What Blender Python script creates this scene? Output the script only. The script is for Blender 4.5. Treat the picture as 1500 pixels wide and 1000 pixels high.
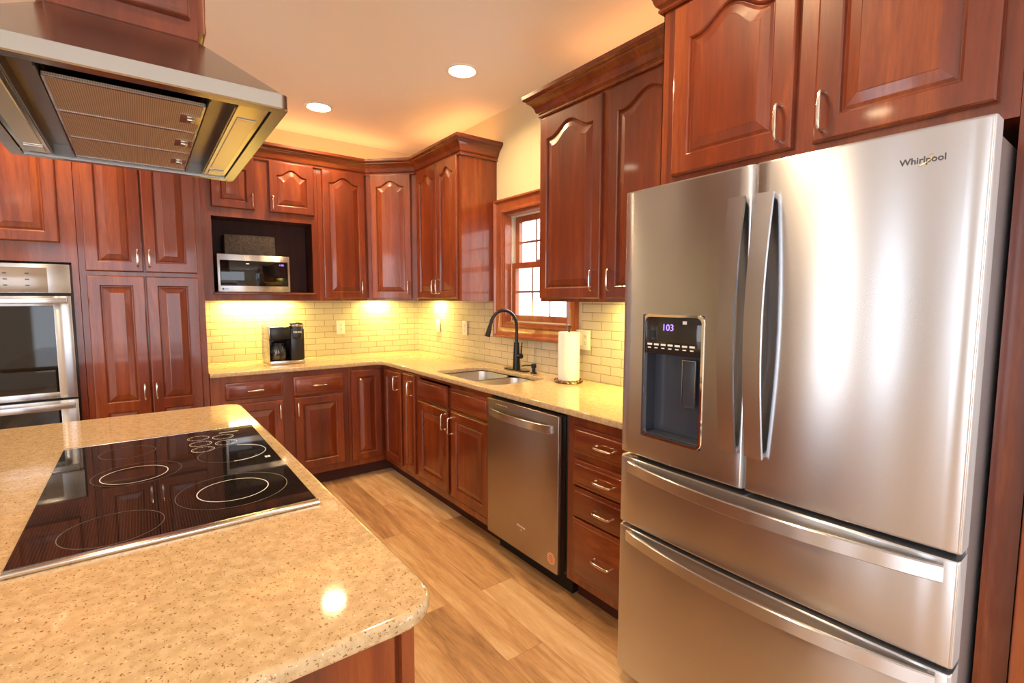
import bpy, bmesh, math, random
from mathutils import Vector, Matrix
random.seed(7)
PI = math.pi
for o in list(bpy.data.objects): bpy.data.objects.remove(o)
scene = bpy.context.scene
C = scene.collection

# ------------------------------------------------------------------ camera
CX, CY, CZ = -2.1365, -4.3362, 1.3972
YAW, PITCH, ROLL, FPX = 0.64531, 0.08517, 0.00145, 721.62
cd = bpy.data.cameras.new('camera'); cam = bpy.data.objects.new('camera', cd); C.objects.link(cam)
cd.sensor_width = 36; cd.lens = 36*FPX/1500; cd.clip_start = 0.02; cd.clip_end = 100
F = Vector((math.sin(YAW)*math.cos(PITCH), math.cos(YAW)*math.cos(PITCH), -math.sin(PITCH)))
R = Vector((math.cos(YAW), -math.sin(YAW), 0)); U = R.cross(F)
c_, s_ = math.cos(ROLL), math.sin(ROLL)
R, U = c_*R + s_*U, -s_*R + c_*U
m = Matrix((R, U, -F)).transposed().to_4x4(); m.translation = (CX, CY, CZ)
cam.matrix_world = m
scene.camera = cam
# ------------------------------------------------------------------ light and exposure
scene.view_settings.view_transform = 'Standard'; scene.view_settings.look = 'None'
scene.view_settings.gamma = 1; scene.view_settings.use_curve_mapping = False
scene.view_settings.exposure = 0.18
w = bpy.data.worlds.new('sky'); scene.world = w; w.use_nodes = True
w.node_tree.nodes['Background'].inputs[0].default_value = (0.84, 0.90, 1.0, 1)
w.node_tree.nodes['Background'].inputs[1].default_value = 2.6
H = 2.737            # ceiling height
XW, YF = -6.4, -7.6  # far left wall and the wall behind the camera
def area(name, loc, rot, sx, sy, power, col, shape='RECTANGLE', spread=None):
    l = bpy.data.lights.new(name, 'AREA'); l.shape = shape; l.size = sx; l.size_y = sy; l.energy = power; l.color = col
    if spread: l.spread = spread
    o = bpy.data.objects.new(name, l); C.objects.link(o); o.location = loc; o.rotation_euler = rot
    return o
DAY = (0.86, 0.93, 1.0)
WARM = (1.0, 0.68, 0.36)
YEL = (1.0, 0.82, 0.20)
# daylight arriving through the windows of the left wall, the wall behind the camera and the right wall, plus an added opening
for i_, yy_ in enumerate((-2.20, -2.95, -3.95)):
    area('daylight_left', (XW+0.03, yy_, 1.35), (0, -PI/2, 0), 1.9, (.5, .3, .5)[i_], (8, 6, 9)[i_], DAY)
area('added_daylight', (XW+0.03, -6.0, 1.2), (0, -PI/2, 0), 2.2, 2.2, 65, DAY)  # added daylight from a made-up opening, clear of the refrigerator's reflections
area('daylight_behind', (-2.4, YF+0.03, 1.25), (PI/2, 0, 0), 2.2, 2.0, 22, DAY)
area('daylight_right', (-0.03, -6.0, 1.35), (0, PI/2, 0), 1.7, 1.3, 22, DAY)
# added warm lamps without fixtures above the wall cabinets, tinting the ceiling
area('added_ceiling_glow', (-1.0, -.15, 2.50), (PI, 0, 0), 1.5, .2, 3.4, (1, .42, .12))
area('added_ceiling_glow', (-.15, -.9, 2.50), (PI, 0, 0), .2, .9, 2.1, (1, .42, .12))
area('added_ceiling_glow', (-.15, -2.7, 2.50), (PI, 0, 0), .2, .9, 1.4, (1, .42, .12))
# added lamp standing in for skylight, aimed to brighten the brick wall outside
area('added_outside_fill', (0.9, -1.2, 4.4), (0, -math.radians(48), 0), 1.6, 6.0, 1600, (.88, .93, 1))
CANS = [(-0.552, -1.739), (-1.067, -0.66), (-2.55, -0.95), (-1.25, -3.35), (-1.0, -6.5), (-3.4, -3.0), (-3.4, -6.3)]

# ------------------------------------------------------------------ materials
def new_mat(name):
    m = bpy.data.materials.new(name); m.use_nodes = True
    nt = m.node_tree; b = nt.nodes['Principled BSDF']
    return m, nt, b
def mat(name, col, rough=.5, metal=0, spec=None, coat=0, emit=None, estr=0, trans=0, ior=None, coat_r=.05):
    m, nt, b = new_mat(name)
    b.inputs['Base Color'].default_value = (*col, 1); b.inputs['Roughness'].default_value = rough
    b.inputs['Metallic'].default_value = metal
    if spec is not None: b.inputs['Specular IOR Level'].default_value = spec
    b.inputs['Coat Weight'].default_value = coat; b.inputs['Coat Roughness'].default_value = coat_r
    if emit: b.inputs['Emission Color'].default_value = (*emit, 1); b.inputs['Emission Strength'].default_value = estr
    b.inputs['Transmission Weight'].default_value = trans
    if ior: b.inputs['IOR'].default_value = ior
    return m
def N(nt, t, **kw):
    n = nt.nodes.new(t)
    for k, v in kw.items():
        if k == 'inp':
            for a, x in v.items(): n.inputs[a].default_value = x
        else: setattr(n, k, v)
    return n
def ramp(nt, stops, interp='LINEAR'):
    r = nt.nodes.new('ShaderNodeValToRGB'); r.color_ramp.interpolation = interp
    els = r.color_ramp.elements
    while len(els) < len(stops): els.new(.5)
    for e, (p, c) in zip(els, stops): e.position = p; e.color = (*c, 1) if len(c) == 3 else c
    return r
def wood(name, horiz=False, dark=(0.065, 0.008, 0.0012), mid=(0.165, 0.025, 0.003), light=(0.33, 0.076, 0.010), rough=.36, coat=.6):
    m, nt, b = new_mat(name); L = nt.links
    tc = N(nt, 'ShaderNodeTexCoord'); oi = N(nt, 'ShaderNodeObjectInfo')
    add = N(nt, 'ShaderNodeVectorMath', operation='ADD')
    cmb = N(nt, 'ShaderNodeCombineXYZ'); ml = N(nt, 'ShaderNodeMath', operation='MULTIPLY', inp={1: 13.0})
    L.new(oi.outputs['Random'], ml.inputs[0]); [L.new(ml.outputs[0], cmb.inputs[i]) for i in range(3)]
    L.new(tc.outputs['Object'], add.inputs[0]); L.new(cmb.outputs[0], add.inputs[1])
    mp = N(nt, 'ShaderNodeMapping'); mp.inputs['Scale'].default_value = (2.2, 16, 16) if horiz else (16, 16, 1.5)
    L.new(add.outputs[0], mp.inputs[0])
    n1 = N(nt, 'ShaderNodeTexNoise', inp={'Scale': 1.0, 'Detail': 5, 'Roughness': .6, 'Distortion': .7}); L.new(mp.outputs[0], n1.inputs[0])
    n2 = N(nt, 'ShaderNodeTexNoise', inp={'Scale': 9.0, 'Detail': 3, 'Roughness': .6}); L.new(mp.outputs[0], n2.inputs[0])
    n3 = N(nt, 'ShaderNodeTexNoise', inp={'Scale': .28, 'Detail': 1}); L.new(mp.outputs[0], n3.inputs[0])
    a = N(nt, 'ShaderNodeMath', operation='MULTIPLY', inp={1: .5}); L.new(n1.outputs[0], a.inputs[0])
    c = N(nt, 'ShaderNodeMath', operation='MULTIPLY_ADD', inp={1: .18}); L.new(n2.outputs[0], c.inputs[0]); L.new(a.outputs[0], c.inputs[2])
    d = N(nt, 'ShaderNodeMath', operation='MULTIPLY_ADD', inp={1: .40}); L.new(n3.outputs[0], d.inputs[0]); L.new(c.outputs[0], d.inputs[2])
    r = ramp(nt, [(.30, dark), (.54, mid), (.76, light)]); L.new(d.outputs[0], r.inputs[0])
    L.new(r.outputs[0], b.inputs['Base Color'])
    b.inputs['Roughness'].default_value = rough; b.inputs['Coat Weight'].default_value = coat; b.inputs['Coat Roughness'].default_value = .07
    return m
def steel(name, col=(.60, .61, .635), rough=.25, aniso=.97, vertical=True):
    m, nt, b = new_mat(name); L = nt.links
    tg = N(nt, 'ShaderNodeTangent', direction_type='UV_MAP'); tg.uv_map = 'UVMap'
    L.new(tg.outputs[0], b.inputs['Tangent'])
    b.inputs['Anisotropic'].default_value = aniso; b.inputs['Anisotropic Rotation'].default_value = .25 if vertical else 0
    b.inputs['Base Color'].default_value = (*col, 1); b.inputs['Metallic'].default_value = 1
    uv = N(nt, 'ShaderNodeUVMap'); uv.uv_map = 'UVMap'
    mp = N(nt, 'ShaderNodeMapping'); mp.inputs['Scale'].default_value = (3, 900, 1); L.new(uv.outputs[0], mp.inputs[0])
    n = N(nt, 'ShaderNodeTexNoise', inp={'Scale': 1.0, 'Detail': 2}); L.new(mp.outputs[0], n.inputs[0])
    mr = N(nt, 'ShaderNodeMapRange', inp={3: rough*.96, 4: rough*1.04}); L.new(n.outputs[0], mr.inputs[0])
    L.new(mr.outputs[0], b.inputs['Roughness'])
    return m
M = {}
M['wood'] = wood('cherry_wood'); M['woodh'] = wood('cherry_wood_across', True)
M['wood_shade'] = wood('cherry_wood_shaded', dark=(.02, .003, .001), mid=(.05, .008, .002), light=(.09, .016, .004), rough=.6, coat=0)  # cherry copy darkened to put the niche's shade into the colour
M['casing'] = wood('stained_pine_casing', dark=(.16, .026, .006), mid=(.29, .065, .016), light=(.40, .12, .035))
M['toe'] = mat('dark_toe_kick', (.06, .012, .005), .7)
M['steel'] = steel('brushed_steel')
M['steel_s'] = mat('satin_steel', (.66, .64, .62), .22, 1)
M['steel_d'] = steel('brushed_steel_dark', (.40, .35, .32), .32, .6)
M['nickel'] = mat('brushed_nickel', (.72, .62, .52), .22, 1)
M['chrome'] = mat('chrome', (.8, .78, .75), .06, 1)
M['bowl'] = mat('sink_steel', (.62, .58, .54), .28, 1)
M['black'] = mat('black_plastic', (.012, .011, .011), .28)
M['blackm'] = mat('matte_black_metal', (.018, .016, .016), .3, .4)
M['gap'] = mat('dark_gasket', (.006, .006, .006), .7)
M['glassk'] = mat('black_glass', (.006, .005, .005), .03, 0, .6)
M['dispenser'] = mat('dark_grey_plastic', (.035, .04, .055), .35)
M['greyside'] = None
M['white'] = mat('white_plastic', (.80, .77, .66), .3)
M['paper'] = mat('paper_towel', (.86, .85, .82), .9)
M['trimw'] = mat('white_trim', (.85, .83, .78), .4)
M['vinyl'] = mat('cream_vinyl', (.60, .55, .42), .4)
M['lamp'] = mat('lamp_glow', (1, .9, .7), .4, emit=(1.0, .86, .62), estr=14)
M['strip'] = mat('strip_glow', (1, .9, .6), .4, emit=(1.0, .84, .45), estr=14)
M['led'] = mat('blue_display', (.1, .05, .4), .4, emit=(.35, .22, 1.0), estr=2.0)
M['ink'] = mat('grey_print', (.30, .29, .28), .4)
M['inkl'] = mat('light_print', (.75, .72, .68), .4)
M['inkd'] = mat('dark_print', (.05, .05, .055), .4)
M['goldink'] = mat('gold_swoosh', (.75, .50, .18), .3, .6)
M['sticker'] = mat('orange_sticker', (.78, .42, .24), .5)
M['glass'] = mat('clear_glass', (1, 1, 1), .0, trans=1, ior=1.45)
def thin_glass():
    m, nt, b = new_mat('window_pane'); L = nt.links
    out = nt.nodes['Material Output']; nt.nodes.remove(b)
    t = N(nt, 'ShaderNodeBsdfTransparent'); g = N(nt, 'ShaderNodeBsdfGlossy', inp={'Roughness': .01}); fr = N(nt, 'ShaderNodeFresnel', inp={'IOR': 1.3})
    mx = N(nt, 'ShaderNodeMixShader'); mx.inputs[0].default_value = .06; L.new(t.outputs[0], mx.inputs[1]); L.new(g.outputs[0], mx.inputs[2]); L.new(mx.outputs[0], out.inputs[0])
    return m
M['pane'] = thin_glass()
def paint(name, col, bump=.03):
    m, nt, b = new_mat(name); L = nt.links
    tc = N(nt, 'ShaderNodeTexCoord'); n = N(nt, 'ShaderNodeTexNoise', inp={'Scale': 160.0, 'Detail': 3}); L.new(tc.outputs['Object'], n.inputs[0])
    bp = N(nt, 'ShaderNodeBump', inp={'Strength': bump, 'Distance': .002}); L.new(n.outputs[0], bp.inputs['Height']); L.new(bp.outputs[0], b.inputs['Normal'])
    b.inputs['Base Color'].default_value = (*col, 1); b.inputs['Roughness'].default_value = .75
    return m
M['wall'] = paint('cream_wall_paint', (.66, .57, .35)); M['ceil'] = paint('ceiling_paint', (.90, .87, .83))
M['wallfar'] = paint('beige_wall_paint', (.70, .64, .55))
def quartz():
    m, nt, b = new_mat('speckled_quartz'); L = nt.links
    tc = N(nt, 'ShaderNodeTexCoord')
    def spots(scale, lo, hi, stretch):
        mp = N(nt, 'ShaderNodeMapping'); mp.inputs['Scale'].default_value = stretch; L.new(tc.outputs['Object'], mp.inputs[0])
        n = N(nt, 'ShaderNodeTexNoise', inp={'Scale': scale, 'Detail': 2, 'Roughness': .55}); L.new(mp.outputs[0], n.inputs[0])
        r = ramp(nt, [(lo, (0, 0, 0)), (hi, (1, 1, 1))]); L.new(n.outputs[0], r.inputs[0]); return r
    n0 = N(nt, 'ShaderNodeTexNoise', inp={'Scale': 55.0, 'Detail': 4}); L.new(tc.outputs['Object'], n0.inputs[0])
    base = ramp(nt, [(.35, (.48, .335, .175)), (.65, (.59, .43, .245))]); L.new(n0.outputs[0], base.inputs[0])
    cur = base.outputs[0]
    for sc, lo, hi, st, col in ((185., .62, .67, (1, .65, 1), (.30, .16, .07)), (230., .66, .70, (.8, 1, 1), (.16, .09, .05)), (140., .67, .72, (1, 1, 1), (.74, .60, .42))):
        s = spots(sc, lo, hi, st); mx = N(nt, 'ShaderNodeMix', data_type='RGBA'); mx.inputs[7].default_value = (*col, 1)
        L.new(s.outputs[0], mx.inputs[0]); L.new(cur, mx.inputs[6]); cur = mx.outputs[2]
    L.new(cur, b.inputs['Base Color'])
    b.inputs['Roughness'].default_value = .06; b.inputs['Specular IOR Level'].default_value = .5
    return m
M['quartz'] = quartz()
def tile():
    m, nt, b = new_mat('glass_subway_tile'); L = nt.links
    tc = N(nt, 'ShaderNodeTexCoord'); sp = N(nt, 'ShaderNodeSeparateXYZ'); cb = N(nt, 'ShaderNodeCombineXYZ')
    L.new(tc.outputs['Object'], sp.inputs[0]); L.new(sp.outputs[0], cb.inputs[0]); L.new(sp.outputs[2], cb.inputs[1])
    br = N(nt, 'ShaderNodeTexBrick', inp={'Scale': 1.0, 'Mortar Size': .0017, 'Mortar Smooth': .25, 'Brick Width': .1524, 'Row Height': .0508, 'Bias': 0})
    br.inputs['Color1'].default_value = (.60, .52, .37, 1); br.inputs['Color2'].default_value = (.55, .47, .33, 1); br.inputs['Mortar'].default_value = (.24, .16, .08, 1)
    br.offset = .5; L.new(cb.outputs[0], br.inputs[0]); L.new(br.outputs['Color'], b.inputs['Base Color'])
    inv = N(nt, 'ShaderNodeMath', operation='SUBTRACT', inp={0: 1.0}); L.new(br.outputs['Fac'], inv.inputs[1])
    bp = N(nt, 'ShaderNodeBump', inp={'Strength': .6, 'Distance': .002}); L.new(inv.outputs[0], bp.inputs['Height']); L.new(bp.outputs[0], b.inputs['Normal'])
    b.inputs['Roughness'].default_value = .12
    return m
M['tile'] = tile()
def floor_mat():
    m, nt, b = new_mat('vinyl_plank_floor'); L = nt.links
    tc = N(nt, 'ShaderNodeTexCoord'); sp = N(nt, 'ShaderNodeSeparateXYZ'); cb = N(nt, 'ShaderNodeCombineXYZ')
    L.new(tc.outputs['Object'], sp.inputs[0]); L.new(sp.outputs[1], cb.inputs[0]); L.new(sp.outputs[0], cb.inputs[1])
    br = N(nt, 'ShaderNodeTexBrick', inp={'Scale': 1.0, 'Mortar Size': .0010, 'Mortar Smooth': .1, 'Brick Width': 1.22, 'Row Height': .178})
    br.inputs['Color1'].default_value = (0, 0, 0, 1); br.inputs['Color2'].default_value = (1, 1, 1, 1); br.inputs['Mortar'].default_value = (.5, .5, .5, 1)
    br.offset = .37; L.new(cb.outputs[0], br.inputs[0])
    mp = N(nt, 'ShaderNodeMapping'); mp.inputs['Scale'].default_value = (13, 1.4, 1)
    off = N(nt, 'ShaderNodeVectorMath', operation='MULTIPLY_ADD'); off.inputs[1].default_value = (9, 9, 9)
    L.new(br.outputs['Color'], off.inputs[0]); L.new(tc.outputs['Object'], off.inputs[2]); L.new(off.outputs[0], mp.inputs[0])
    n = N(nt, 'ShaderNodeTexNoise', inp={'Scale': 1.0, 'Detail': 6, 'Roughness': .62, 'Distortion': 1.0}); L.new(mp.outputs[0], n.inputs[0])
    n2 = N(nt, 'ShaderNodeTexNoise', inp={'Scale': 8.0, 'Detail': 3, 'Roughness': .6}); L.new(mp.outputs[0], n2.inputs[0])
    a = N(nt, 'ShaderNodeMath', operation='MULTIPLY', inp={1: .62}); L.new(n.outputs[0], a.inputs[0])
    c = N(nt, 'ShaderNodeMath', operation='MULTIPLY_ADD', inp={1: .20}); L.new(n2.outputs[0], c.inputs[0]); L.new(a.outputs[0], c.inputs[2])
    d = N(nt, 'ShaderNodeMath', operation='MULTIPLY_ADD', inp={1: .20}); L.new(br.outputs['Color'], d.inputs[0]); L.new(c.outputs[0], d.inputs[2])
    r = ramp(nt, [(.32, (.25, .125, .055)), (.50, (.53, .30, .135)), (.68, (.74, .52, .29))]); L.new(d.outputs[0], r.inputs[0])
    mx = N(nt, 'ShaderNodeMix', data_type='RGBA', blend_type='MULTIPLY'); mx.inputs[7].default_value = (.55, .45, .35, 1)
    L.new(br.outputs['Fac'], mx.inputs[0]); L.new(r.outputs[0], mx.inputs[6]); L.new(mx.outputs[2], b.inputs['Base Color'])
    b.inputs['Roughness'].default_value = .36
    return m
M['floor'] = floor_mat()
def cook_glass():
    m, nt, b = new_mat('cooktop_glass'); L = nt.links
    tc = N(nt, 'ShaderNodeTexCoord')
    v = N(nt, 'ShaderNodeTexVoronoi', inp={'Scale': 190.0, 'Randomness': 0.0}); L.new(tc.outputs['Object'], v.inputs[0])
    r = ramp(nt, [(.28, (.045, .038, .034)), (.36, (.007, .005, .005))]); L.new(v.outputs['Distance'], r.inputs[0])
    L.new(r.outputs[0], b.inputs['Base Color']); b.inputs['Roughness'].default_value = .03; b.inputs['Specular IOR Level'].default_value = .42
    return m
M['cook'] = cook_glass()
def bumpy(name, col, metal, rough, scale, strength):
    m, nt, b = new_mat(name); L = nt.links
    tc = N(nt, 'ShaderNodeTexCoord'); n = N(nt, 'ShaderNodeTexNoise', inp={'Scale': scale, 'Detail': 2}); L.new(tc.outputs['Object'], n.inputs[0])
    bp = N(nt, 'ShaderNodeBump', inp={'Strength': strength, 'Distance': .003}); L.new(n.outputs[0], bp.inputs['Height']); L.new(bp.outputs[0], b.inputs['Normal'])
    b.inputs['Base Color'].default_value = (*col, 1); b.inputs['Metallic'].default_value = metal; b.inputs['Roughness'].default_value = rough
    return m
M['greyside'] = bumpy('textured_silver_side', (.42, .42, .44), .6, .35, 260, .5)
def weave():
    m, nt, b = new_mat('dark_woven_fibre'); L = nt.links
    tc = N(nt, 'ShaderNodeTexCoord'); c = N(nt, 'ShaderNodeTexChecker', inp={'Scale': 110.0}); L.new(tc.outputs['Object'], c.inputs[0])
    n = N(nt, 'ShaderNodeTexNoise', inp={'Scale': 70.0}); L.new(tc.outputs['Object'], n.inputs[0])
    r = ramp(nt, [(.3, (.020, .014, .011)), (.7, (.065, .048, .038))]); L.new(n.outputs[0], r.inputs[0]); L.new(r.outputs[0], b.inputs['Base Color'])
    bp = N(nt, 'ShaderNodeBump', inp={'Strength': .8, 'Distance': .003}); L.new(c.outputs['Fac'], bp.inputs['Height']); L.new(bp.outputs[0], b.inputs['Normal'])
    b.inputs['Roughness'].default_value = .6
    return m
M['weave'] = weave()
def mesh_filter():
    m, nt, b = new_mat('filter_mesh'); L = nt.links
    tc = N(nt, 'ShaderNodeTexCoord'); v = N(nt, 'ShaderNodeTexVoronoi', inp={'Scale': 260.0, 'Randomness': .0}); L.new(tc.outputs['Object'], v.inputs[0])
    r = ramp(nt, [(.30, (.22, .15, .10)), (.45, (.60, .50, .42))]); L.new(v.outputs['Distance'], r.inputs[0]); L.new(r.outputs[0], b.inputs['Base Color'])
    b.inputs['Metallic'].default_value = .8; b.inputs['Roughness'].default_value = .5
    return m
M['filter'] = mesh_filter()
def brick_out():
    m, nt, b = new_mat('pale_brick'); L = nt.links
    tc = N(nt, 'ShaderNodeTexCoord'); sp = N(nt, 'ShaderNodeSeparateXYZ'); cb = N(nt, 'ShaderNodeCombineXYZ')
    L.new(tc.outputs['Object'], sp.inputs[0]); L.new(sp.outputs[1], cb.inputs[0]); L.new(sp.outputs[2], cb.inputs[1])
    br = N(nt, 'ShaderNodeTexBrick', inp={'Scale': 1.0, 'Mortar Size': .010, 'Brick Width': .30, 'Row Height': .10})
    br.inputs['Color1'].default_value = (.66, .56, .52, 1); br.inputs['Color2'].default_value = (.80, .76, .74, 1); br.inputs['Mortar'].default_value = (.86, .85, .84, 1)
    L.new(cb.outputs[0], br.inputs[0]); L.new(br.outputs[0], b.inputs['Base Color']); b.inputs['Roughness'].default_value = .9
    return m
M['brick'] = brick_out()
M['ground'] = mat('pale_ground', (.6, .6, .56), .9)

# ------------------------------------------------------------------ geometry helpers
def bm_new(): return bmesh.new()
def box(bm, x0, x1, y0, y1, z0, z1, bev=0, seg=2):
    t = bmesh.new() if bev else bm
    vs = [t.verts.new(p) for p in ((x0, y0, z0), (x1, y0, z0), (x1, y1, z0), (x0, y1, z0), (x0, y0, z1), (x1, y0, z1), (x1, y1, z1), (x0, y1, z1))]
    for f in ((0, 3, 2, 1), (4, 5, 6, 7), (0, 1, 5, 4), (1, 2, 6, 5), (2, 3, 7, 6), (3, 0, 4, 7)): t.faces.new([vs[i] for i in f])
    if bev:
        bmesh.ops.bevel(t, geom=list(t.edges), offset=bev, segments=seg, profile=.5, affect='EDGES')
        merge(bm, t)
    return bm
def merge(bm, t, mtx=None):
    me = bpy.data.meshes.new('tmp'); t.to_mesh(me); t.free()
    if mtx: me.transform(mtx)
    bm.from_mesh(me); bpy.data.meshes.remove(me)
def rings(bm, loops, cap0=False, cap1=True, closed=False):
    vl = [[bm.verts.new(p) for p in l] for l in loops]
    n = len(vl[0]); rng = list(zip(vl, vl[1:])) + ([(vl[-1], vl[0])] if closed else [])
    for a, b in rng:
        for i in range(n):
            j = (i+1) % n
            try: bm.faces.new((a[i], a[j], b[j], b[i]))
            except ValueError: pass
    if not closed:
        if cap0: bm.faces.new(list(reversed(vl[0])))
        if cap1: bm.faces.new(vl[-1])
    return vl
def tube(bm, pts, r, seg=10, cap=True):
    pts = [Vector(p) for p in pts]; n = len(pts)
    rs = r if isinstance(r, (list, tuple)) else [r]*n
    tan = [(pts[min(i+1, n-1)]-pts[max(i-1, 0)]).normalized() for i in range(n)]
    up = Vector((0, 0, 1)) if abs(tan[0].z) < .9 else Vector((1, 0, 0))
    nrm = tan[0].cross(up).normalized(); loops = []
    for i in range(n):
        nrm = (nrm - tan[i]*nrm.dot(tan[i])).normalized(); bn = tan[i].cross(nrm)
        loops.append([pts[i]+rs[i]*(math.cos(a)*nrm+math.sin(a)*bn) for a in (2*PI*k/seg for k in range(seg))])
    rings(bm, loops, cap, cap)
def lathe(bm, prof, cx=0, cy=0, seg=32, cap0=True, cap1=True):
    rings(bm, [[(cx+r*math.cos(2*PI*k/seg), cy+r*math.sin(2*PI*k/seg), z) for k in range(seg)] for r, z in prof], cap0, cap1)
def prism(bm, poly, z0, z1):
    rings(bm, [[(x, y, z0) for x, y in poly], [(x, y, z1) for x, y in poly]], True, True)
def strap(bm, pts, wdir, wd, t):
    pts = [Vector(p) for p in pts]; W = Vector(wdir).normalized()*wd/2; n = len(pts); loops = []
    for i in range(n):
        tn = (pts[min(i+1, n-1)]-pts[max(i-1, 0)]).normalized(); nn = tn.cross(W).normalized()*t/2
        loops.append([pts[i]+W*.86+nn, pts[i]+W+nn*.4, pts[i]+W-nn, pts[i]-W-nn, pts[i]-W+nn*.4, pts[i]-W*.86+nn])
    rings(bm, loops, True, True)
def sweep(bm, path, prof):
    """path: list of 2D pts walked with the outside on the LEFT-hand normal given by (dy,-dx); prof: (out,z)"""
    n = len(path); P = [Vector(p) for p in path]; loops = []
    for i in range(n):
        d0 = (P[i]-P[i-1]).normalized() if i else None; d1 = (P[i+1]-P[i]).normalized() if i < n-1 else None
        n0 = Vector((d0.y, -d0.x)) if d0 else None; n1 = Vector((d1.y, -d1.x)) if d1 else None
        if n0 is None: mm = n1
        elif n1 is None: mm = n0
        else: mm = (n0+n1); mm = mm/ (mm.dot(n0))
        loops.append([(P[i].x+mm.x*o, P[i].y+mm.y*o, z) for o, z in prof])
    rings(bm, loops, True, True)
def rrect(x0, x1, y0, y1, r, k=6):
    out = []
    for cx, cy, a0 in ((x1-r, y1-r, 0), (x0+r, y1-r, 90), (x0+r, y0+r, 180), (x1-r, y0+r, 270)):
        for i in range(k+1):
            a = math.radians(a0+90*i/k); out.append((cx+r*math.cos(a), cy+r*math.sin(a)))
    return out
def slab(bm, outlines, z0, z1, bev=.004):
    """flat slab from 2D outlines (first outer, rest holes) with rounded edges"""
    cu = bpy.data.curves.new('tmp', 'CURVE'); cu.dimensions = '2D'; cu.fill_mode = 'BOTH'
    cu.extrude = (z1-z0)/2-bev; cu.bevel_depth = bev; cu.bevel_resolution = 2; cu.offset = -bev
    for ol in outlines:
        s = cu.splines.new('POLY'); s.points.add(len(ol)-1); s.use_cyclic_u = True
        for p, q in zip(s.points, ol): p.co = (q[0], q[1], 0, 1)
    ob = bpy.data.objects.new('tmp', cu); C.objects.link(ob)
    me = bpy.data.meshes.new_from_object(ob, depsgraph=bpy.context.evaluated_depsgraph_get())
    me.transform(Matrix.Translation((0, 0, (z0+z1)/2))); bm.from_mesh(me)
    bpy.data.objects.remove(ob); bpy.data.curves.remove(cu); bpy.data.meshes.remove(me)
def text(bm, s, size, mtx, depth=.0006, bold=0):
    cu = bpy.data.curves.new('tmp', 'FONT'); cu.body = s; cu.size = size; cu.extrude = depth; cu.align_x = 'CENTER'; cu.align_y = 'CENTER'; cu.offset = bold; cu.resolution_u = 3
    ob = bpy.data.objects.new('tmp', cu); C.objects.link(ob)
    me = bpy.data.meshes.new_from_object(ob, depsgraph=bpy.context.evaluated_depsgraph_get())
    me.transform(mtx); bm.from_mesh(me)
    bpy.data.objects.remove(ob); bpy.data.curves.remove(cu); bpy.data.meshes.remove(me)
FACE = Matrix.Rotation(PI/2, 4, 'X')    # text standing up, read from -y
def ft(x, y, z): return Matrix.Translation((x, y, z)) @ FACE
def obj(name, bm, m, parent=None, loc=(0, 0, 0), rz=0, smooth=True, label=None, uv=False, sharp=32):
    bmesh.ops.recalc_face_normals(bm, faces=bm.faces)
    me = bpy.data.meshes.new(name)
    if uv or (m and m.name.startswith('brushed_steel')):
        l = bm.loops.layers.uv.verify()
        for f in bm.faces:
            n = f.normal
            for lp in f.loops:
                v = lp.vert.co
                lp[l].uv = (v.x, v.y) if abs(n.z) > .7 else ((v.x, v.z) if abs(n.y) > abs(n.x) else (v.y, v.z))
        l.__class__
    bm.to_mesh(me); bm.free()
    if me.uv_layers: me.uv_layers[0].name = 'UVMap'
    me.materials.append(m)
    if smooth:
        me.polygons.foreach_set('use_smooth', [True]*len(me.polygons)); me.set_sharp_from_angle(angle=math.radians(sharp))
    o = bpy.data.objects.new(name, me); C.objects.link(o); o.location = loc; o.rotation_euler = (0, 0, rz)
    if parent: o.parent = parent
    if label: o['label'] = label
    return o
def thing(name, label, cat, loc=(0, 0, 0), rz=0, group=None):
    o = bpy.data.objects.new(name, None); C.objects.link(o); o.empty_display_size = .1
    o.location = loc; o.rotation_euler = (0, 0, rz); o['label'] = label; o['category'] = cat
    if group: o['group'] = group
    return o
def tag(o, label, cat, group=None, kind=None):
    o['label'] = label; o['category'] = cat
    if group: o['group'] = group
    if kind: o['kind'] = kind
    return o
def struct(name, bm, m, label, cat, **k):
    return tag(obj(name, bm, m, **k), label, cat, kind='structure')
RW = -PI/2      # rotation of everything that stands against the right wall

# ------------------------------------------------------------------ the room
b = bm_new(); box(b, XW-.15, .15, YF-.15, .15, -.06, 0); struct('floor', b, M['floor'], 'tan oak-look plank floor running toward the corner cabinets', 'floor')
b = bm_new(); box(b, XW-.15, .15, YF-.15, .15, H, H+.1)
struct('ceiling', b, M['ceil'], 'smooth pale ceiling with round recessed lights', 'ceiling')
b = bm_new(); box(b, XW-.15, 0, 0, .15, 0, H); struct('wall_back', b, M['wall'], 'cream painted wall behind the pantry and coffee maker', 'wall')
WY0, WY1, WZ0, WZ1 = -2.085, -1.395, 1.215, 2.02   # sink window opening
b = bm_new()
box(b, 0, .15, WY1, .15, 0, H); box(b, 0, .15, -5.35, WY0, 0, H); box(b, 0, .15, YF, -6.65, 0, H); box(b, 0, .15, -6.65, -5.35, 0, .5); box(b, 0, .15, -6.65, -5.35, 2.2, H); box(b, 0, .15, WY0, WY1, 0, WZ0); box(b, 0, .15, WY0, WY1, WZ1, H)
struct('wall_right', b, M['wall'], 'cream painted wall around the sink window', 'wall')
b = bm_new()
ys = [(-4.2, -3.7), (-3.1, -2.8), (-2.45, -1.95)]
box(b, XW-.15, XW, -4.9, -4.2, 0, H); box(b, XW-.15, XW, YF, -7.1, 0, H); box(b, XW-.15, XW, -7.1, -4.9, 2.3, H); box(b, XW-.15, XW, -7.1, -4.9, 0, .1); box(b, XW-.15, XW, -3.7, -3.1, 0, H); box(b, XW-.15, XW, -2.8, -2.45, 0, H); box(b, XW-.15, XW, -1.95, 0, 0, H)
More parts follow.
